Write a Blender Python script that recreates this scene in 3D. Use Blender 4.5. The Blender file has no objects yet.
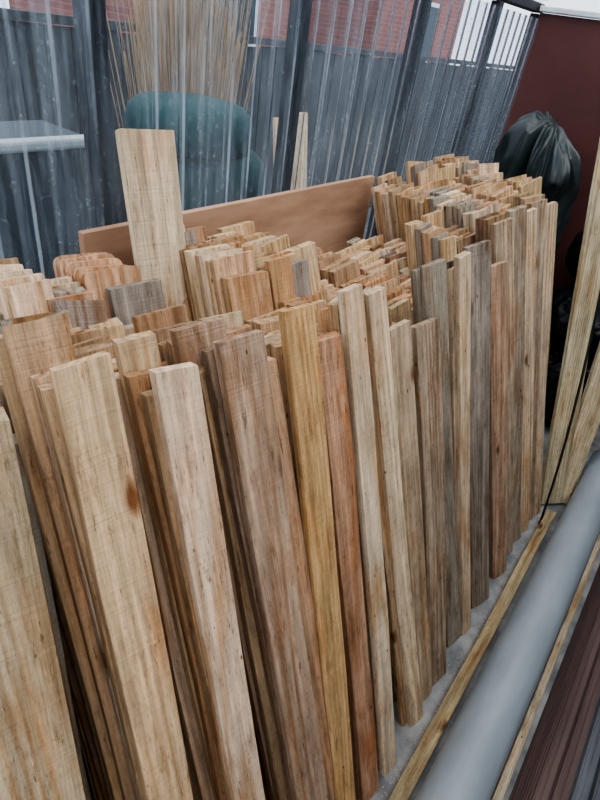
import bpy, math, random
from mathutils import Vector, Matrix, noise
random.seed(11)
scene=bpy.context.scene
H=1.6
scene.view_settings.look='AgX - Medium High Contrast'
# ---------------------------------------------------------------- helpers
def link(o):
    bpy.context.collection.objects.link(o); return o
def mesh_obj(name,verts,faces,mat=None,smooth=False,parent=None):
    me=bpy.data.meshes.new(name); me.from_pydata([tuple(v) for v in verts],[],faces); me.update()
    if mat: me.materials.append(mat)
    if smooth:
        for p in me.polygons: p.use_smooth=True
    o=link(bpy.data.objects.new(name,me))
    if parent: o.parent=parent
    return o
def empty(name):
    o=link(bpy.data.objects.new(name,None)); return o
def nt(name):
    m=bpy.data.materials.new(name); m.use_nodes=True
    n=m.node_tree; 
    return m,n,n.nodes,n.links,n.nodes['Principled BSDF']
def box_data(x0,x1,y0,y1,z0,z1):
    v=[(x,y,z) for z in (z0,z1) for x,y in ((x0,y0),(x1,y0),(x1,y1),(x0,y1))]
    f=[(3,2,1,0),(4,5,6,7),(0,1,5,4),(1,2,6,5),(2,3,7,6),(3,0,4,7)]
    return v,f
def box(name,x0,x1,y0,y1,z0,z1,mat,parent=None,bevel=0.004):
    v,f=box_data(x0,x1,y0,y1,z0,z1)
    o=mesh_obj(name,v,f,mat,parent=parent)
    if bevel:
        b=o.modifiers.new('b','BEVEL'); b.width=bevel; b.segments=2
    return o
# ---------------------------------------------------------------- materials
def wood_material():
    m,n,N,L,P=nt('sawn_pallet_wood')
    a=N.new('ShaderNodeAttribute'); a.attribute_name='bco'
    c=N.new('ShaderNodeAttribute'); c.attribute_name='bcol'
    def mp(s):
        k=N.new('ShaderNodeMapping'); k.inputs['Scale'].default_value=s; L.new(a.outputs['Vector'],k.inputs[0]); return k.outputs[0]
    def noi(s,det=5,ro=.6,dist=0):
        g=N.new('ShaderNodeTexNoise'); g.inputs['Scale'].default_value=1; g.inputs['Detail'].default_value=det; g.inputs['Roughness'].default_value=ro; g.inputs['Distortion'].default_value=dist
        L.new(mp(s),g.inputs['Vector']); return g.outputs['Fac']
    def mr(v,a0,a1,b0,b1):
        r=N.new('ShaderNodeMapRange'); r.inputs['From Min'].default_value=a0; r.inputs['From Max'].default_value=a1; r.inputs['To Min'].default_value=b0; r.inputs['To Max'].default_value=b1
        L.new(v,r.inputs['Value']); return r.outputs[0]
    def math_(op,x,y):
        q=N.new('ShaderNodeMath'); q.operation=op
        for i,k in enumerate((x,y)):
            if k is None: continue
            if isinstance(k,(int,float)): q.inputs[i].default_value=k
            else: L.new(k,q.inputs[i])
        return q.outputs[0]
    def mulc(fac,col,rgb):
        x=N.new('ShaderNodeMix'); x.data_type='RGBA'; x.blend_type='MULTIPLY'; L.new(fac,x.inputs[0]); L.new(col,x.inputs[6]); x.inputs[7].default_value=(*rgb,1); return x.outputs[2]
    vo=N.new('ShaderNodeTexVoronoi'); vo.inputs['Scale'].default_value=1; L.new(mp((11,11,4.5)),vo.inputs['Vector'])
    kn=mr(vo.outputs['Distance'],.05,.26,1,0)
    g=noi((300,300,7),6,.75)
    low=noi((9,9,.30),1.2,.3)
    ring=math_('SINE',math_('ADD',math_('MULTIPLY',low,120),math_('MULTIPLY',math_('POWER',kn,2),7)),None)
    ringamt=noi((2.5,2.5,1.5),2,.5)
    fib=noi((85,85,1.6),4,.6)
    saw=noi((5,5,300),2,.5)
    mott=noi((38,38,9),6,.75)
    f1=mr(g,.3,.7,.68,1.18)
    f2=mr(ring,-1,1,.84,1.05)
    f3=mr(fib,.3,.7,.72,1.17)
    f4=mr(mott,.3,.7,.72,1.18)
    f5=mr(saw,.3,.7,.94,1.04)
    mu=math_('MULTIPLY',math_('MULTIPLY',math_('MULTIPLY',f1,f2),math_('MULTIPLY',f3,f4)),f5)
    mc=N.new('ShaderNodeVectorMath'); mc.operation='SCALE'; L.new(c.outputs['Color'],mc.inputs[0]); L.new(mu,mc.inputs['Scale'])
    col=mulc(math_('MULTIPLY',mr(ring,0,-1,0,.75),mr(ringamt,.43,.58,0,1)),mc.outputs[0],(.90,.70,.50))
    # warm resin / rust patches
    col=mulc(mr(noi((17,17,4.5),6,.7),.51,.72,0,.75),col,(.84,.57,.38))
    # grey-brown weathering by alpha
    ad=math_('ADD',noi((26,26,4),6,.7),c.outputs['Alpha'])
    col=mulc(mr(ad,.62,1.04,0,.86),col,(.39,.375,.36))
    # dark dirt smears and scuffs
    col=mulc(mr(noi((60,60,9),8,.85),.53,.67,0,.8),col,(.36,.28,.22))
    col=mulc(mr(noi((160,160,20),4,.8),.60,.68,0,.8),col,(.28,.22,.18))
    col=mulc(mr(vo.outputs['Distance'],.05,.13,.95,0),col,(.32,.19,.12))
    # nail holes
    v2=N.new('ShaderNodeTexVoronoi'); v2.inputs['Scale'].default_value=1; L.new(mp((26,26,11)),v2.inputs['Vector'])
    col=mulc(mr(v2.outputs['Distance'],.035,.065,.9,0),col,(.15,.12,.10))
    L.new(col,P.inputs['Base Color']); P.inputs['Roughness'].default_value=1.0
    P.inputs['Specular IOR Level'].default_value=.05
    b=N.new('ShaderNodeBump'); b.inputs['Strength'].default_value=.9; b.inputs['Distance'].default_value=.002
    L.new(math_('ADD',g,math_('MULTIPLY',saw,.6)),b.inputs['Height']); L.new(b.outputs[0],P.inputs['Normal'])
    return m
WOOD=wood_material()
def noisy(name,c1,c2,scale=8,rough=.8,stretch=(1,1,1),detail=6,bump=.2,metal=0,spec=.4,lo=.35,hi=.65,bd=.003):
    m,n,N,L,P=nt(name)
    t=N.new('ShaderNodeTexCoord'); k=N.new('ShaderNodeMapping'); k.inputs['Scale'].default_value=stretch
    L.new(t.outputs['Object'],k.inputs[0])
    x=N.new('ShaderNodeTexNoise'); x.inputs['Scale'].default_value=scale; x.inputs['Detail'].default_value=detail; x.inputs['Roughness'].default_value=.6
    L.new(k.outputs[0],x.inputs['Vector'])
    r=N.new('ShaderNodeValToRGB'); r.color_ramp.elements[0].position=lo; r.color_ramp.elements[1].position=hi
    r.color_ramp.elements[0].color=(*c1,1); r.color_ramp.elements[1].color=(*c2,1)
    L.new(x.outputs['Fac'],r.inputs[0]); L.new(r.outputs[0],P.inputs['Base Color'])
    P.inputs['Roughness'].default_value=rough; P.inputs['Metallic'].default_value=metal; P.inputs['Specular IOR Level'].default_value=spec
    if bump:
        b=N.new('ShaderNodeBump'); b.inputs['Strength'].default_value=bump; b.inputs['Distance'].default_value=bd
        L.new(x.outputs['Fac'],b.inputs['Height']); L.new(b.outputs[0],P.inputs['Normal'])
    return m
M_conc=noisy('concrete_floor',(.17,.175,.18),(.42,.41,.39),9,.9,bump=.15,lo=.36,hi=.66,detail=9)
M_yard=noisy('yard_paving',(.05,.055,.06),(.12,.12,.12),6,.9)
M_post=noisy('dark_stained_post',(.010,.010,.014),(.026,.026,.034),20,.7,(1,1,.2))
M_pipe=noisy('grey_pvc',(.31,.35,.38),(.38,.42,.45),5,.42,(1,4,4),bump=.03,spec=.45)
M_brown=noisy('maroon_painted_board',(.085,.025,.022),(.125,.038,.032),2.5,.6,(1,1,1),bump=.1)
M_white=noisy('white_trim_paint',(.6,.63,.66),(.8,.82,.85),10,.5,bump=.05)
M_fence=noisy('dark_fence_stain',(.016,.018,.022),(.050,.053,.060),9,.85,(1,1,.1))
M_teal=noisy('teal_plastic',(.003,.032,.034),(.006,.048,.050),3,.6,bump=.03,spec=.2)
M_blue=noisy('navy_plastic',(.012,.02,.035),(.02,.035,.05),4,.5,bump=.05)
M_pale=noisy('pale_slab',(.35,.37,.38),(.5,.52,.52),9,.7)
M_bag=noisy('black_polythene',(.004,.004,.005),(.010,.010,.013),6,.42,bump=.2,spec=.35)
M_tarp=noisy('dark_grey_polythene',(.016,.023,.025),(.032,.044,.046),4,.36,bump=.1,spec=.45)
M_rod=noisy('black_steel_rod',(.01,.01,.012),(.03,.03,.03),20,.4,metal=.5)
M_reed=noisy('dry_cane',(.28,.18,.10),(.48,.34,.21),30,.8,(1,1,.3))
M_darkwall=noisy('dark_block_wall',(.04,.04,.045),(.08,.08,.08),5,.9)
M_grey=noisy('weathered_grey_decking',(.06,.065,.075),(.16,.165,.18),16,.6,(.1,1,1))
M_redbrown=noisy('redbrown_decking',(.08,.050,.046),(.16,.10,.085),18,.6,(.1,1,1))
M_ply=noisy('brown_plywood',(.34,.19,.12),(.52,.32,.21),9,.9,(.35,1,1.6),bump=.15,detail=8,spec=.1)
def brickmat():
    m,n,N,L,P=nt('red_brick')
    t=N.new('ShaderNodeTexCoord'); k=N.new('ShaderNodeMapping'); k.inputs['Rotation'].default_value=(math.pi/2,0,0)
    L.new(t.outputs['Object'],k.inputs[0])
    b=N.new('ShaderNodeTexBrick'); b.inputs['Color1'].default_value=(.26,.09,.07,1); b.inputs['Color2'].default_value=(.21,.07,.06,1); b.inputs['Mortar'].default_value=(.27,.15,.13,1)
    b.inputs['Scale'].default_value=1; b.inputs['Brick Width'].default_value=.225; b.inputs['Row Height'].default_value=.075; b.inputs['Mortar Size'].default_value=.006
    L.new(k.outputs[0],b.inputs['Vector']); L.new(b.outputs['Color'],P.inputs['Base Color']); P.inputs['Roughness'].default_value=.9
    return m
M_brick=brickmat()
def polymat(name,tint,haze_base,haze_col,ridge=0.0,pitch=.076):
    m,n,N,L,P=nt(name)
    out=N['Material Output']
    tr=N.new('ShaderNodeBsdfTransparent'); tr.inputs[0].default_value=(*tint,1)
    gl=N.new('ShaderNodeBsdfGlossy'); gl.inputs['Roughness'].default_value=.25; gl.inputs[0].default_value=(.8,.88,.95,1)
    tl=N.new('ShaderNodeBsdfTranslucent'); tl.inputs[0].default_value=(*haze_col,1)
    df=N.new('ShaderNodeBsdfDiffuse'); df.inputs[0].default_value=(*haze_col,1)
    hz=N.new('ShaderNodeMixShader'); hz.inputs[0].default_value=.35; L.new(tl.outputs[0],hz.inputs[1]); L.new(df.outputs[0],hz.inputs[2])
    t=N.new('ShaderNodeTexCoord')
    k=N.new('ShaderNodeMapping'); k.inputs['Scale'].default_value=(28,28,2.5); L.new(t.outputs['Object'],k.inputs[0])
    a=N.new('ShaderNodeTexNoise'); a.inputs['Scale'].default_value=1; a.inputs['Detail'].default_value=8; a.inputs['Roughness'].default_value=.75; L.new(k.outputs[0],a.inputs['Vector'])
    r=N.new('ShaderNodeMapRange'); r.inputs['From Min'].default_value=.42; r.inputs['From Max'].default_value=.75; r.inputs['To Min'].default_value=haze_base; r.inputs['To Max'].default_value=haze_base+.34
    L.new(a.outputs['Fac'],r.inputs['Value'])
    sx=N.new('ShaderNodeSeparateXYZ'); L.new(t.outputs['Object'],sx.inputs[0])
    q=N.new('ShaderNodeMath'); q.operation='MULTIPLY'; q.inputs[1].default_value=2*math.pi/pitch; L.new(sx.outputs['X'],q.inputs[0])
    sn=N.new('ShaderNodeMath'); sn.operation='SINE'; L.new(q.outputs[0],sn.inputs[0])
    rr=N.new('ShaderNodeMapRange'); rr.inputs['From Min'].default_value=.90; rr.inputs['From Max'].default_value=.99; rr.inputs['To Max'].default_value=ridge; L.new(sn.outputs[0],rr.inputs['Value'])  # highlight streaks along the corrugations, painted in as extra pale haze
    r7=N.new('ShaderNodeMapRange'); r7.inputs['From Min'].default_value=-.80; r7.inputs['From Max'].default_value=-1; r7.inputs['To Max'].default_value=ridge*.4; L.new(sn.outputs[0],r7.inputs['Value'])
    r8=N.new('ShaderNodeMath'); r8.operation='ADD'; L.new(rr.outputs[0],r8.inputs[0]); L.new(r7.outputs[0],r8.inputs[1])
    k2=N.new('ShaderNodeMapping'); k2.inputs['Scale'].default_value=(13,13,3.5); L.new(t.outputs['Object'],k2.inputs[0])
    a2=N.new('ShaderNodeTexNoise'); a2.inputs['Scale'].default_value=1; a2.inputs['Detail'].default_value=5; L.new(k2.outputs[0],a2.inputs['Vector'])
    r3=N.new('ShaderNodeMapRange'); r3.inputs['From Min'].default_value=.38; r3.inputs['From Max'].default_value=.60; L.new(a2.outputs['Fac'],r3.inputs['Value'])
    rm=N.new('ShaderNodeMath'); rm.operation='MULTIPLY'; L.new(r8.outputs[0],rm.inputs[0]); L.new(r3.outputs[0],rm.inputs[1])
    k3=N.new('ShaderNodeTexNoise'); k3.inputs['Scale'].default_value=70; k3.inputs['Detail'].default_value=6; k3.inputs['Roughness'].default_value=.8; L.new(t.outputs['Object'],k3.inputs['Vector'])
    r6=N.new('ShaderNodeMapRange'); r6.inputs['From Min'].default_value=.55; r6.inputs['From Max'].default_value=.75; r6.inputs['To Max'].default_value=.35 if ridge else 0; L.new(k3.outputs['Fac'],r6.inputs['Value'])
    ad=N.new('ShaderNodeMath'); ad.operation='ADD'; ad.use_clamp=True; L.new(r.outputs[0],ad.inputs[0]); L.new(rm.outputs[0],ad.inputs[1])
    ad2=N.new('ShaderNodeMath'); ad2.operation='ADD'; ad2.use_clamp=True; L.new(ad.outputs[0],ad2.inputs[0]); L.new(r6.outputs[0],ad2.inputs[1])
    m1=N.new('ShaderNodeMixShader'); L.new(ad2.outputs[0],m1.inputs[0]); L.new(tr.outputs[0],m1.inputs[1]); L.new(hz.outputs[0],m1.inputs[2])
    fr=N.new('ShaderNodeFresnel'); fr.inputs[0].default_value=1.4
    m2=N.new('ShaderNodeMixShader'); L.new(fr.outputs[0],m2.inputs[0]); L.new(m1.outputs[0],m2.inputs[1]); L.new(gl.outputs[0],m2.inputs[2])
    L.new(m2.outputs[0],out.inputs[0]); N.remove(P)
    return m
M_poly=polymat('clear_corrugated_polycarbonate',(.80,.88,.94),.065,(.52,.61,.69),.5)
M_roof=polymat('roof_polycarbonate',(.93,.96,1),.03,(.9,.93,.97))

# ---------------------------------------------------------------- boards
class Boards:
    def __init__(s): s.v=[];s.f=[];s.co=[];s.col=[]
    def add(s,base,top,w,th,tw=0.26,col=(.5,.35,.2),grey=0,rnd=0,bow=0.0):
        base=Vector(base);top=Vector(top);d=top-base;L=d.length;a=d/L
        u=Vector((math.cos(tw),-math.sin(tw),0)); u=(u-a*u.dot(a)).normalized(); n=a.cross(u)
        hw,ht,c=w/2,th/2,.0007
        prof=[(-hw+c,-ht),(hw-c,-ht),(hw,-ht+c),(hw,ht-c),(hw-c,ht),(-hw+c,ht),(-hw,ht-c),(-hw,-ht+c)]
        m=len(prof)
        rings=[(0,1),(.2,1),(.4,1),(.6,1),(.8,1)]
        if rnd: 
            for q in (0,.35,.6,.8,.93,1.0):
                rings.append((1-(rnd/L)*(1-q), 1-(rnd/w)*1.5*(1-math.sqrt(max(0,1-q*q)))))
        else: rings+=[(1-.0008/L,1),(1,.992)]
        off=Vector((random.uniform(-50,50),random.uniform(-50,50),random.uniform(-50,50)))
        sk=random.gauss(0,.045) if w<.3 else 0
        if w<.3 and random.random()<.12: sk=random.choice([-1,1])*random.uniform(.1,.24)
        sk2=random.gauss(0,.14) if w<.3 else 0
        wob=[(random.gauss(0,.0014),random.gauss(0,.0014)) for _ in range(8)] if w<.3 else [(0,0)]*8
        b0=len(s.v)
        for ri,(t,ws) in enumerate(rings):
            bo=bow*4*t*(1-t)
            wl,wr=wob[min(ri,5)]
            for pi,(px,py) in enumerate(prof):
                e=(sk*px+sk2*py) if t>.9 else 0
                pxx=px*ws+(wl if px<0 else wr)
                p=base+a*(L*t+e)+u*pxx+n*(py+bo)
                s.v.append(p); s.co.append(Vector((px*ws,py,L*t))+off); s.col.append((*col,grey))
        k=len(rings)
        for r in range(k-1):
            for i in range(m):
                j=(i+1)%m
                s.f.append((b0+r*m+i,b0+r*m+j,b0+(r+1)*m+j,b0+(r+1)*m+i))
        s.f.append(tuple(b0+m-1-i for i in range(m)))
        s.f.append(tuple(b0+(k-1)*m+i for i in range(m)))
    def make(s,name):
        o=mesh_obj(name,s.v,s.f,WOOD)
        me=o.data
        A=me.attributes.new('bco','FLOAT_VECTOR','POINT'); A.data.foreach_set('vector',[x for c in s.co for x in c])
        C=me.attributes.new('bcol','FLOAT_COLOR','POINT'); C.data.foreach_set('color',[x for c in s.col for x in c])
        return o
STRAW=(.80,.56,.345);TAN=(.74,.485,.295);ORANGE=(.68,.39,.21);RED=(.54,.33,.215);GREY=(.48,.41,.34);YEL=(.76,.53,.31);PALE=(.88,.69,.49)
def rcol():
    c=random.choices([STRAW,TAN,ORANGE,RED,GREY,YEL,PALE],[28,28,10,6,10,7,19])[0]
    k=random.uniform(.80,1.07); return tuple(min(.92,x*k*random.uniform(.97,1.03)) for x in c)
def rgrey(x): 
    return max(0,random.gauss(.08,.16)+(.10 if x>1.1 else 0))
FX=[(-.4,-.30),(.16,-.20),(.23,-.14),(.32,-.09),(.5,-.04),(.77,0),(.92,.07),(1.1,.13),(1.35,.15),(1.7,.2),(2.0,.06),(2.3,.0)]
def fan(x):
    for (a,b),(c,d) in zip(FX,FX[1:]):
        if a<=x<=c: return b+(d-b)*(x-a)/(c-a)
    return FX[0][1] if x<FX[0][0] else FX[-1][1]
K=.32
def Hz(x,yt):
    """height of the stacked boards at top position x, depth yt"""
    if x<.42: return 1.20
    if x<.60: return 0 if yt>.735 else 1.15
    if x<.70: return 1.0 if yt>.64 else 1.13
    if x<.88: return 1.20 if yt>.62 else 1.13
    if x<1.03: return 1.16 if yt>.68 else 1.08
    if x<1.40: return 1.05 if yt>.5 else 1.08
    if x<1.58: return 1.17 if yt<.66 else 1.05
    if x<1.80: return 1.20
    return 1.22
S=Boards()
x=-.38; ci=0
while x<2.07:
    w=random.choice([.055,.07,.075,.09,.095,.1]); pitch=w*.97+.007
    xc=x+w/2; y=.135+random.uniform(0,.02); 
    tw=.26 if xc<1.3 else .26+.3*(xc-1.3)
    tw+=random.uniform(-.03,.03)
    run=0; rj=0; xs=0
    while y<.50:
        th=random.choice([.013,.016,.018,.02,.022,.026])
        if run<=0:
            run=random.randint(2,7); rj=random.uniform(-.03,.024); xs=random.uniform(-.009,.009); rc=rcol(); rg=rgrey(xc)
        run-=1
        yc=y+th/2
        h=Hz(xc,yc+K*1.2)
        if h>0:
            h+=rj+random.uniform(-.007,.007)
            if random.random()<.07: h+=random.uniform(-.03,.028)
            bx=xc+fan(xc)+xs
            if random.random()<.5: col=rcol(); gr=rgrey(xc)
            else: k=random.uniform(.88,1.06); col=tuple(c*k for c in rc); gr=rg
            S.add((bx,yc,0.0),(xc+xs+random.uniform(-.003,.003),yc+K*h,h),w-.004-random.choice([0,0,0,.006]),th-.001,tw+random.uniform(-.012,.012),col,gr,bow=random.uniform(-.0008,.0008))
        y+=th+.0032
    x+=pitch; ci+=1
# front boards with the bundle directly behind each one
F=[((.125,.43,1.290),(-.065,.03),.095,(.70,.53,.34),.24,4),
 ((.262,.440,1.285),(.140,.028),.062,(.83,.57,.34),.08,4),
 ((.372,.425,1.239),(.300,.022),.056,(.90,.66,.47),.02,4),
 ((.487,.428,1.240),(.463,.020),.072,(.62,.43,.30),.27,3),
 ((.556,.44,1.17),(.535,.038),.052,(.72,.45,.28),.15,3),
 ((.622,.432,1.242),(.572,.028),.060,(.76,.48,.23),.16,0),
 ((.628,.452,1.17),(.585,.050),.055,TAN,.1,2),
 ((.694,.415,1.173),(.680,.032),.058,(.64,.37,.23),.18,2),
 ((.768,.431,1.236),(.766,.025),.048,PALE,.02,1),
 ((.842,.422,1.215),(.928,.028),.050,(.86,.66,.44),.10,1),
 ((.945,.405,1.116),(1.000,.04),.072,(.70,.52,.35),.24,3),
 ((1.045,.385,1.10),(1.08,.035),.080,(.64,.49,.35),.34,2),
 ((1.112,.430,1.205),(1.240,.050),.070,(.54,.46,.36),.36,1),
 ((1.228,.412,1.205),(1.30,.035),.050,(.82,.62,.42),.16,1),
 ((1.325,.418,1.21),(1.44,.042),.085,(.54,.45,.37),.40,2),
 ((1.485,.400,1.128),(1.61,.035),.075,(.66,.44,.30),.24,2),
 ((1.565,.445,1.22),(1.73,.05),.072,(.68,.53,.38),.27,2),
 ((1.66,.447,1.24),(1.82,.05),.072,(.60,.48,.36),.32,2),
 ((1.755,.440,1.22),(1.90,.042),.068,(.80,.61,.42),.17,2),
 ((1.85,.445,1.235),(1.97,.048),.072,(.62,.49,.36),.28,2),
 ((1.945,.435,1.215),(2.03,.035),.072,(.76,.58,.40),.16,2),
 ((2.03,.445,1.20),(2.07,.055),.06,(.70,.53,.37),.2,2)]
for t,b,w,c,g,nf in F:
    tw=(.22 if t[0]<1.3 else .3+.3*(t[0]-1.3))+random.uniform(-.06,.06)
    S.add((b[0],b[1],0),t,w,.018,tw,c,g,bow=random.uniform(-.006,.006))
    o=0
    for i in range(nf):
        o+=.0205; k=random.uniform(.76,1.0); cc=c if random.random()<.35 else rcol()
        dx=random.uniform(-.010,.006)-.004*(i+1); dz=random.uniform(-.05,.02)
        S.add((b[0]+dx+random.uniform(-.016,.016),b[1]+o,0),(t[0]+dx,t[1]+o+dz*.32,t[2]+dz),w+random.uniform(-.008,.008),.017,tw+random.uniform(-.01,.01),tuple(q*k for q in cc),max(0,g+random.uniform(-.1,.2)))
# taller boards standing in the rear of the stack
S.add((.59,.50,0),(.668,.835,1.405),.10,.022,.20,(.84,.66,.46),.0)
for i in range(7):
    yy=.385+i*.0225
    if yy<.38+.0225*5: S.add((.43,yy,0),(.532,yy+K*1.205,1.205+random.uniform(-.004,.004)),.098 if i<4 else .09,.019,.2,(.70,.44,.28),.08,rnd=.016)
S.add((.47,.355,0),(.555,.735,1.185),.095,.019,.2,GREY,.34)
for i in range(5):
    yy=.345+.022*i
    S.add((.33,yy,0),(.44,yy+K*1.19,1.19),.075,.019,.2,rcol(),.1)
S.make('timber_board_stack')
# sheet standing behind the stack
R=Boards()
R.add((1.175,.965,0),(1.175,.972,1.193),1.13,.018,0,(.66,.42,.28),.02)
R.make('plywood_sheet').data.materials[0]=M_ply
# loose long boards
def plank(name,b,t,w,th,tw,c,g=0):
    r=Boards(); r.add(b,t,w,th,tw,c,g); return r.make(name)
plank('leaning_timber_plank',(2.15,.0,.014),(2.50,.445,1.50),.105,.02,.75,(.74,.64,.43),.16)
plank('leaning_timber_plank',(2.19,-.025,.012),(2.62,.12,.66),.07,.025,.9,(.76,.62,.41),.14)
plank('leaning_timber_plank',(2.27,-.035,.012),(2.645,.05,.46),.06,.025,.9,(.68,.56,.36),.14)
# floor battens
plank('floor_batten',(.2,-.036,.016),(2.08,-.022,.016),.038,.028,math.pi/2*0+0,(.60,.47,.28),.24)
plank('pale_edge_batten',(.2,-.236,.014),(2.5,-.226,.014),.022,.024,0,(.84,.70,.5),.05)

# ---------------------------------------------------------------- pipe
def pipe():
    v=[];f=[];n=48
    A=Vector((.15,-.137,.082));B=Vector((2.55,-.133,.082)); R=.074
    prof=[(0,R),(.02,R),(2.20,R),(2.22,R+.006),(2.40,R+.006),(2.40,R-.0),(2.22,R-.0),(0,R-.005),]
    for s,r in prof:
        c=A+(B-A)*(s/2.4)
        for i in range(n):
            q=2*math.pi*i/n; v.append(c+Vector((0,math.cos(q)*r,math.sin(q)*r)))
    k=len(prof)
    for j in range(k):
        for i in range(n):
            f.append((j*n+i,j*n+(i+1)%n,((j+1)%k)*n+(i+1)%n,((j+1)%k)*n+i))
    return mesh_obj('drainage_pipe',v,f,M_pipe,True)
pipe()
# ---------------------------------------------------------------- decking boards at right
def decking():
    e=empty('decking_board_stack')
    y=-.262
    for i in range(9):
        th=.026; g=8; h=.12+.012*i
        v=[];f=[]
        prof=[(0,0)]
        for j in range(g):
            z0=h*(j+.15)/g; z1=h*(j+.85)/g
            prof+=[(0,z0),(.003,z0+.002),(.003,z1-.002),(0,z1)]
        prof+=[(0,h),(-.006,h),(-.008,h-.003),(-.011,h-.003),(-.013,h),(-th,h),(-th,0)]
        n=len(prof)
        for X in (.25,2.0-.03*i):
            for (a,b) in prof: v.append((X,y+a-.25*b,b+.001))
        for j in range(n):
            f.append((j,(j+1)%n,n+(j+1)%n,n+j))
        f.append(tuple(range(n))[::-1]); f.append(tuple(range(n,2*n)))
        mesh_obj('board_%d'%(i+1),v,f,M_redbrown if i in (0,1,4) else M_grey,parent=e)
        y-=.034
decking()

# ---------------------------------------------------------------- shed shell
box('floor',-1.2,3.15,-1.0,1.08,-.06,0,M_conc,bevel=0)
box('yard_ground',-4,14,1.08,16,-.08,-.02,M_yard,bevel=0)
def corr(name,x0,x1,fn,mat,pitch=.076,amp=.009,rows=2):
    v=[];f=[];n=int((x1-x0)/pitch*8)
    for r in range(rows):
        for i in range(n+1):
            X=x0+(x1-x0)*i/n
            ph=(X/pitch)%1.0; s=math.sin(2*math.pi*ph); s=max(-.75,min(.75,s*1.15))/.75
            v.append(fn(X,r/(rows-1),amp*s))
    for r in range(rows-1):
        for i in range(n):
            a=r*(n+1)+i; f.append((a,a+1,a+n+2,a+n+1))
    return mesh_obj(name,v,f,mat,True)
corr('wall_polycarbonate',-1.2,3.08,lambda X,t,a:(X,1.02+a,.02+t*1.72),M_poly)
corr('roof_polycarbonate',-1.2,3.2,lambda X,t,a:(X,1.15-t*2.2,1.80+t*.55+a),M_roof)
fr=empty('shed_frame')
for i,px in enumerate((-.55,.09,.725,1.345,1.985,2.62,3.11)):
    box('post_%d'%(i+1),px-.023,px+.023,1.035,1.075,0,1.76,M_post,fr)
box('wall_plate',-1.2,3.15,1.036,1.09,1.765,1.80,M_post,fr)
for i,px in enumerate((-.9,.4,1.7)):
    v,fc=box_data(px-.02,px+.02,0,1,0,1); v=[(X,1.1-Y*2.1,1.815-.07+Y*.525+Z*.06+.0) for X,Y,Z in v]
    mesh_obj('rafter_%d'%(i+1),v,fc,M_post,parent=fr)
box('wall_end',3.085,3.12,-1.0,1.03,0,1.765,M_brown,bevel=0)
box('trim_end',3.06,3.12,-1.0,1.03,1.768,1.79,M_white)
box('wall_right',-1.2,3.15,-1.06,-1.0,0,2.3,M_darkwall,bevel=0)
# ---------------------------------------------------------------- outside
def fence():
    e=empty('garden_fence')
    X=-3;i=0
    while X<13:
        h=1.40+random.uniform(-.01,.01)
        box('fence_board_%d'%i,X,X+.14,3.0,3.02,0,h,M_fence,e,0); X+=.15;i+=1
    box('rail_1',-3,13,3.02,3.06,.4,.48,M_fence,e,0); box('rail_2',-3,13,3.02,3.06,1.1,1.18,M_fence,e,0)
    box('cap',-3,13,2.985,3.05,1.41,1.45,M_fence,e,0)
fence()
def house(name,x0,x1,y,h):
    e=empty(name)
    box('brick_wall',x0,x1,y,y+3,0,h,M_brick,e,0)
    wx=(x0+x1)/2
    box('window_frame',wx-.55,wx+.55,y-.03,y+.02,1.15,2.2,M_white,e)
    box('window_glass',wx-.48,wx+.48,y-.045,y-.03,1.22,2.13,M_blue,e,0)
    v=[(x0-.2,y-.3,h),(x1+.2,y-.3,h),(x1+.2,y+3.3,h),(x0-.2,y+3.3,h),(x0-.2,y+1.5,h+1.3),(x1+.2,y+1.5,h+1.3)]
    mesh_obj('pitched_roof',v,[(0,1,5,4),(2,3,4,5),(0,4,3),(1,2,5),(3,2,1,0)],M_fence,parent=e)
house('brick_house',4.9,7.4,6,3.2)
house('brick_house',10.4,13.8,6.3,3.2)

def lathe(name,prof,c,mat,n=48,parent=None):
    v=[];f=[]
    for r,z in prof:
        for i in range(n):
            q=2*math.pi*i/n; v.append((c[0]+r*math.cos(q),c[1]+r*math.sin(q),c[2]+z))
    for j in range(len(prof)-1):
        for i in range(n): f.append((j*n+i,j*n+(i+1)%n,(j+1)*n+(i+1)%n,(j+1)*n+i))
    f.append(tuple(range(n))[::-1]); f.append(tuple(range((len(prof)-1)*n,len(prof)*n)))
    return mesh_obj(name,v,f,mat,True,parent)
wb=empty('water_butt')
lathe('barrel',[(.20,0),(.215,.02),(.24,.3),(.25,.6),(.26,.9),(.262,1.07),(.25,1.13),(.215,1.165),(.205,1.17)],(1.585,1.66,-.02),M_teal,parent=wb)
lathe('lid',[(.205,1.17),(.225,1.18),(.235,1.21),(.235,1.255),(.22,1.295),(.19,1.32),(.1,1.335),(.01,1.337)],(1.535,1.66,-.02),M_teal,parent=wb)
for z in (.35,.62): lathe('band',[(.245,z),(.258,z+.01),(.258,z+.03),(.245,z+.04)],(1.585,1.66,-.02),M_teal,parent=wb)
gb=empty('garden_storage_box')
box('body',.1,.96,1.50,1.70,-.02,1.215,M_blue,gb,.02)
box('lid',.07,.99,1.48,1.72,1.22,1.245,M_blue,gb,.008)
box('lid_edge_strip',.07,.99,1.455,1.50,1.222,1.25,M_pale,gb,.008)
for i in range(5): box('rib_%d'%i,.18+i*.16,.22+i*.16,1.485,1.502,.1,1.1,M_blue,gb,.004)
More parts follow.
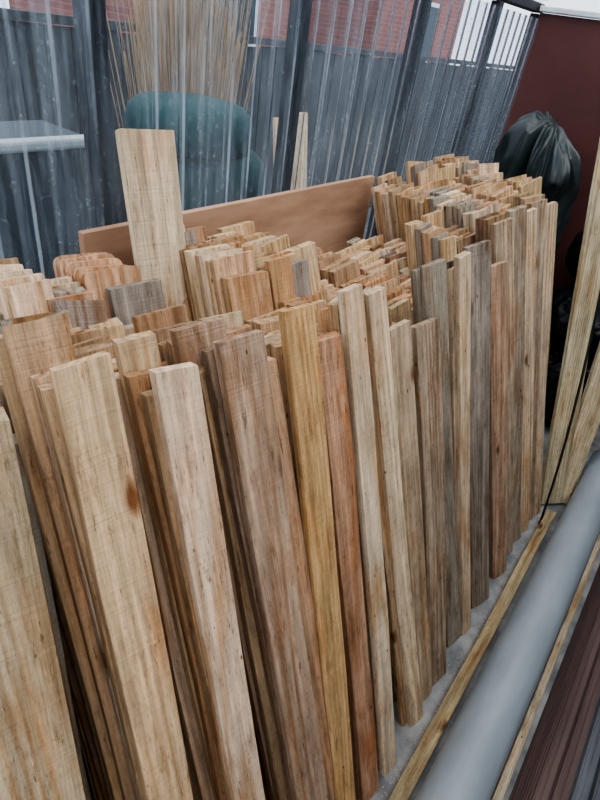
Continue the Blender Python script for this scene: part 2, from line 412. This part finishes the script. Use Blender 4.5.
# dried cane clump
def canes():
    v=[];f=[]
    for i in range(620):
        a=random.uniform(0,2*math.pi);r=random.uniform(0,.18)
        b=Vector((2.22+r*math.cos(a),2.45+r*math.sin(a)*.7,-.02))
        t=b+Vector((math.cos(a)*r*.9+random.gauss(0,.09),max(-.15,math.sin(a)*r+random.gauss(0,.05)),random.uniform(1.35,2.0)))
        rad=random.uniform(.0025,.005); k=len(v)
        mid=Vector((random.gauss(0,.015),0,-.03))
        for s in (0,.5,1):
            p=b+(t-b)*s+mid*(1 if s==.5 else 0)
            for j in range(5):
                q=2*math.pi*j/5; v.append(p+Vector((math.cos(q),math.sin(q),0))*rad*(1-.6*s))
        for s in range(2):
            for j in range(5): f.append((k+s*5+j,k+s*5+(j+1)%5,k+(s+1)*5+(j+1)%5,k+(s+1)*5+j))
    mesh_obj('dried_cane_clump',v,f,M_reed)
canes()
# boards leaning outside
P2=Boards()
for X,h in ((2.0,1.22),(2.08,1.17),(2.40,1.17),(2.49,1.22),(2.58,1.19)):
    P2.add((X,1.75,-.02),(X+.01,1.95,h),.08,.02,.1,PALE,.08)
P2.add((1.9,1.77,.35),(2.85,1.77,.35),.09,.02,0,TAN,.2)
P2.make('wooden_pallet')
P3=Boards()
for i in range(14):
    P3.add((3.0,1.5,.03+i*.078),(3.9,1.5,.03+i*.078),.1,.074,0,GREY,.3)
P3.make('garden_timber_slats')

# ---------------------------------------------------------------- bags
def blob(name,c,r,mat,seed,squash=(1,1,1),crease=.12,sub=6,tie=False):
    import bmesh
    bm=bmesh.new(); bmesh.ops.create_icosphere(bm,subdivisions=sub,radius=1)
    for v in bm.verts:
        p=v.co.copy()
        a=noise.noise(p*1.3+Vector((seed,0,0)))*.18
        sc=Vector((p.x*3.2,p.y*3.2,p.z*2.6))
        b=1-abs(noise.noise(sc+Vector((0,seed,3))))*2
        d=1-abs(noise.noise(sc*2.4+Vector((0,seed,9))))*2
        s=1+a+crease*.45*b+crease*.3*d
        q=Vector((p.x*squash[0],p.y*squash[1],p.z*squash[2]))*s*r
        if tie and p.z>.86:
            kk=(p.z-.86)/.14; q.x*=1-.75*kk; q.y*=1-.75*kk; q.z+=r*.35*kk
        v.co=q
    zmin=min(v.co.z for v in bm.verts)
    for v in bm.verts:
        if v.co.z<zmin+.12*r: v.co.z=zmin+.10*r
        v.co+=Vector(c)
    zmin=min(v.co.z for v in bm.verts)
    if c[2]-zmin>0 and c[2]<r*1.5:
        for v in bm.verts: v.co.z-=zmin-.002
    me=bpy.data.meshes.new(name); bm.to_mesh(me); bm.free(); me.materials.append(mat)
    for p in me.polygons: p.use_smooth=True
    return link(bpy.data.objects.new(name,me))
blob('refuse_sack',(2.86,.20,.24),.205,M_bag,1,(.95,.95,1.1))
blob('refuse_sack',(2.86,.24,.60),.20,M_bag,5,(.95,1,.85))
blob('refuse_sack',(2.87,.27,.90),.19,M_bag,7,(.95,1,.8),tie=True)
blob('refuse_sack',(2.80,-.55,.22),.22,M_bag,8,(1,1,1),tie=True)
# polythene sheet draped over an upright bundle: hanging folds below a crumpled, sloping crown
def drape():
    v=[];f=[];n=200;rows=90
    cx,cy=2.80,.67
    for j in range(rows+1):
        t=j/rows
        if t<.6: zz=t/.6*1.18; sh=1.0
        else:
            q=(t-.6)/.4*math.pi/2; zz=1.18+.17*math.sin(q); sh=max(.01,math.cos(q)**.8)
        z=.004+zz
        h=zz/1.35
        rad=.170*(1-.18*h)*sh
        for i in range(n):
            a=2*math.pi*i/n
            ca,sa=math.cos(a),math.sin(a)
            fold=noise.noise(Vector((ca*1.6,sa*1.6,h*1.3+4)))*.55
            ridge=(1-3*abs(noise.noise(Vector((ca*3.6,sa*3.6,h*2.2+1)))))*.20
            wr=(1-3*abs(noise.noise(Vector((ca*3+h*5,sa*3,h*8)))))*.12
            R_=rad*(1+fold+ridge+wr)
            X=cx-.03*h+R_*ca; Y=cy+.04*h+R_*sa
            top=max(0,h-.8)/.2
            z2=z+top*(.45*(Y-cy)+.07*noise.noise(Vector((X*9,Y*9,2)))+.03*noise.noise(Vector((X*22,Y*22,5))))
            v.append((X,Y,z2))
    for j in range(rows):
        for i in range(n):
            f.append((j*n+i,j*n+(i+1)%n,(j+1)*n+(i+1)%n,(j+1)*n+i))
    f.append(tuple(range(n))[::-1]); f.append(tuple(range(rows*n,(rows+1)*n)))
    mesh_obj('polythene_covered_bundle',v,f,M_tarp,True)
drape()
# thin rod
cu=bpy.data.curves.new('steel_rod','CURVE'); cu.dimensions='3D'; cu.bevel_depth=.005
sp=cu.splines.new('NURBS'); pts=[(1.99,-.005,.005),(2.10,.05,.38),(2.23,.16,.78),(2.40,.30,1.22)]
sp.points.add(len(pts)-1)
for q,pp in zip(sp.points,pts): q.co=(*pp,1)
sp.use_endpoint_u=True; sp.order_u=4; cu.materials.append(M_rod)
link(bpy.data.objects.new('steel_rod',cu))
# sawdust scatter on the concrete
v=[];f=[]
for i in range(420):
    X=random.uniform(.5,2.05);Y=-.012+abs(random.gauss(0,.014));s=random.uniform(.001,.0035);a=random.uniform(0,6.28);k=len(v)
    for j in range(3): v.append((X+s*math.cos(a+j*2.1),Y+s*math.sin(a+j*2.1),.0006))
    v.append((X,Y,.0006+s*.5)); f+=[(k,k+1,k+3),(k+1,k+2,k+3),(k+2,k,k+3)]
mesh_obj('sawdust_scatter',v,f,noisy('sawdust',(.45,.36,.25),(.65,.55,.42),20,.9))

# ---------------------------------------------------------------- light
w=bpy.data.worlds.new('overcast'); scene.world=w; w.use_nodes=True
N=w.node_tree.nodes; L=w.node_tree.links; bg=N['Background']
tc=N.new('ShaderNodeTexCoord'); sx=N.new('ShaderNodeSeparateXYZ'); L.new(tc.outputs['Generated'],sx.inputs[0])
rp=N.new('ShaderNodeValToRGB'); rp.color_ramp.elements[0].position=0; rp.color_ramp.elements[0].color=(.80,.88,1,1)
rp.color_ramp.elements[1].position=.9; rp.color_ramp.elements[1].color=(.96,.98,1,1); L.new(sx.outputs['Z'],rp.inputs[0]); L.new(rp.outputs[0],bg.inputs[0])
bg.inputs[1].default_value=1.9
sd=bpy.data.lights.new('sun','SUN'); sd.energy=1.8; sd.angle=.8; sd.color=(1,.98,.94)
so=link(bpy.data.objects.new('sun',sd)); so.rotation_euler=(math.radians(38),math.radians(-12),0)
# ---------------------------------------------------------------- camera
cd=bpy.data.cameras.new('camera'); cam=link(bpy.data.objects.new('camera',cd)); scene.camera=cam
cd.sensor_fit='VERTICAL'; cd.sensor_height=32; cd.lens=542/800*32; cd.clip_start=.02
r=Vector((.6113,-.7803,.1329)).normalized(); b=-Vector((.6903,.4436,-.5715)).normalized(); u=b.cross(r).normalized(); r=u.cross(b)
M=Matrix(((r.x,u.x,b.x,0),(r.y,u.y,b.y,0),(r.z,u.z,b.z,H),(0,0,0,1)))
cam.matrix_world=M
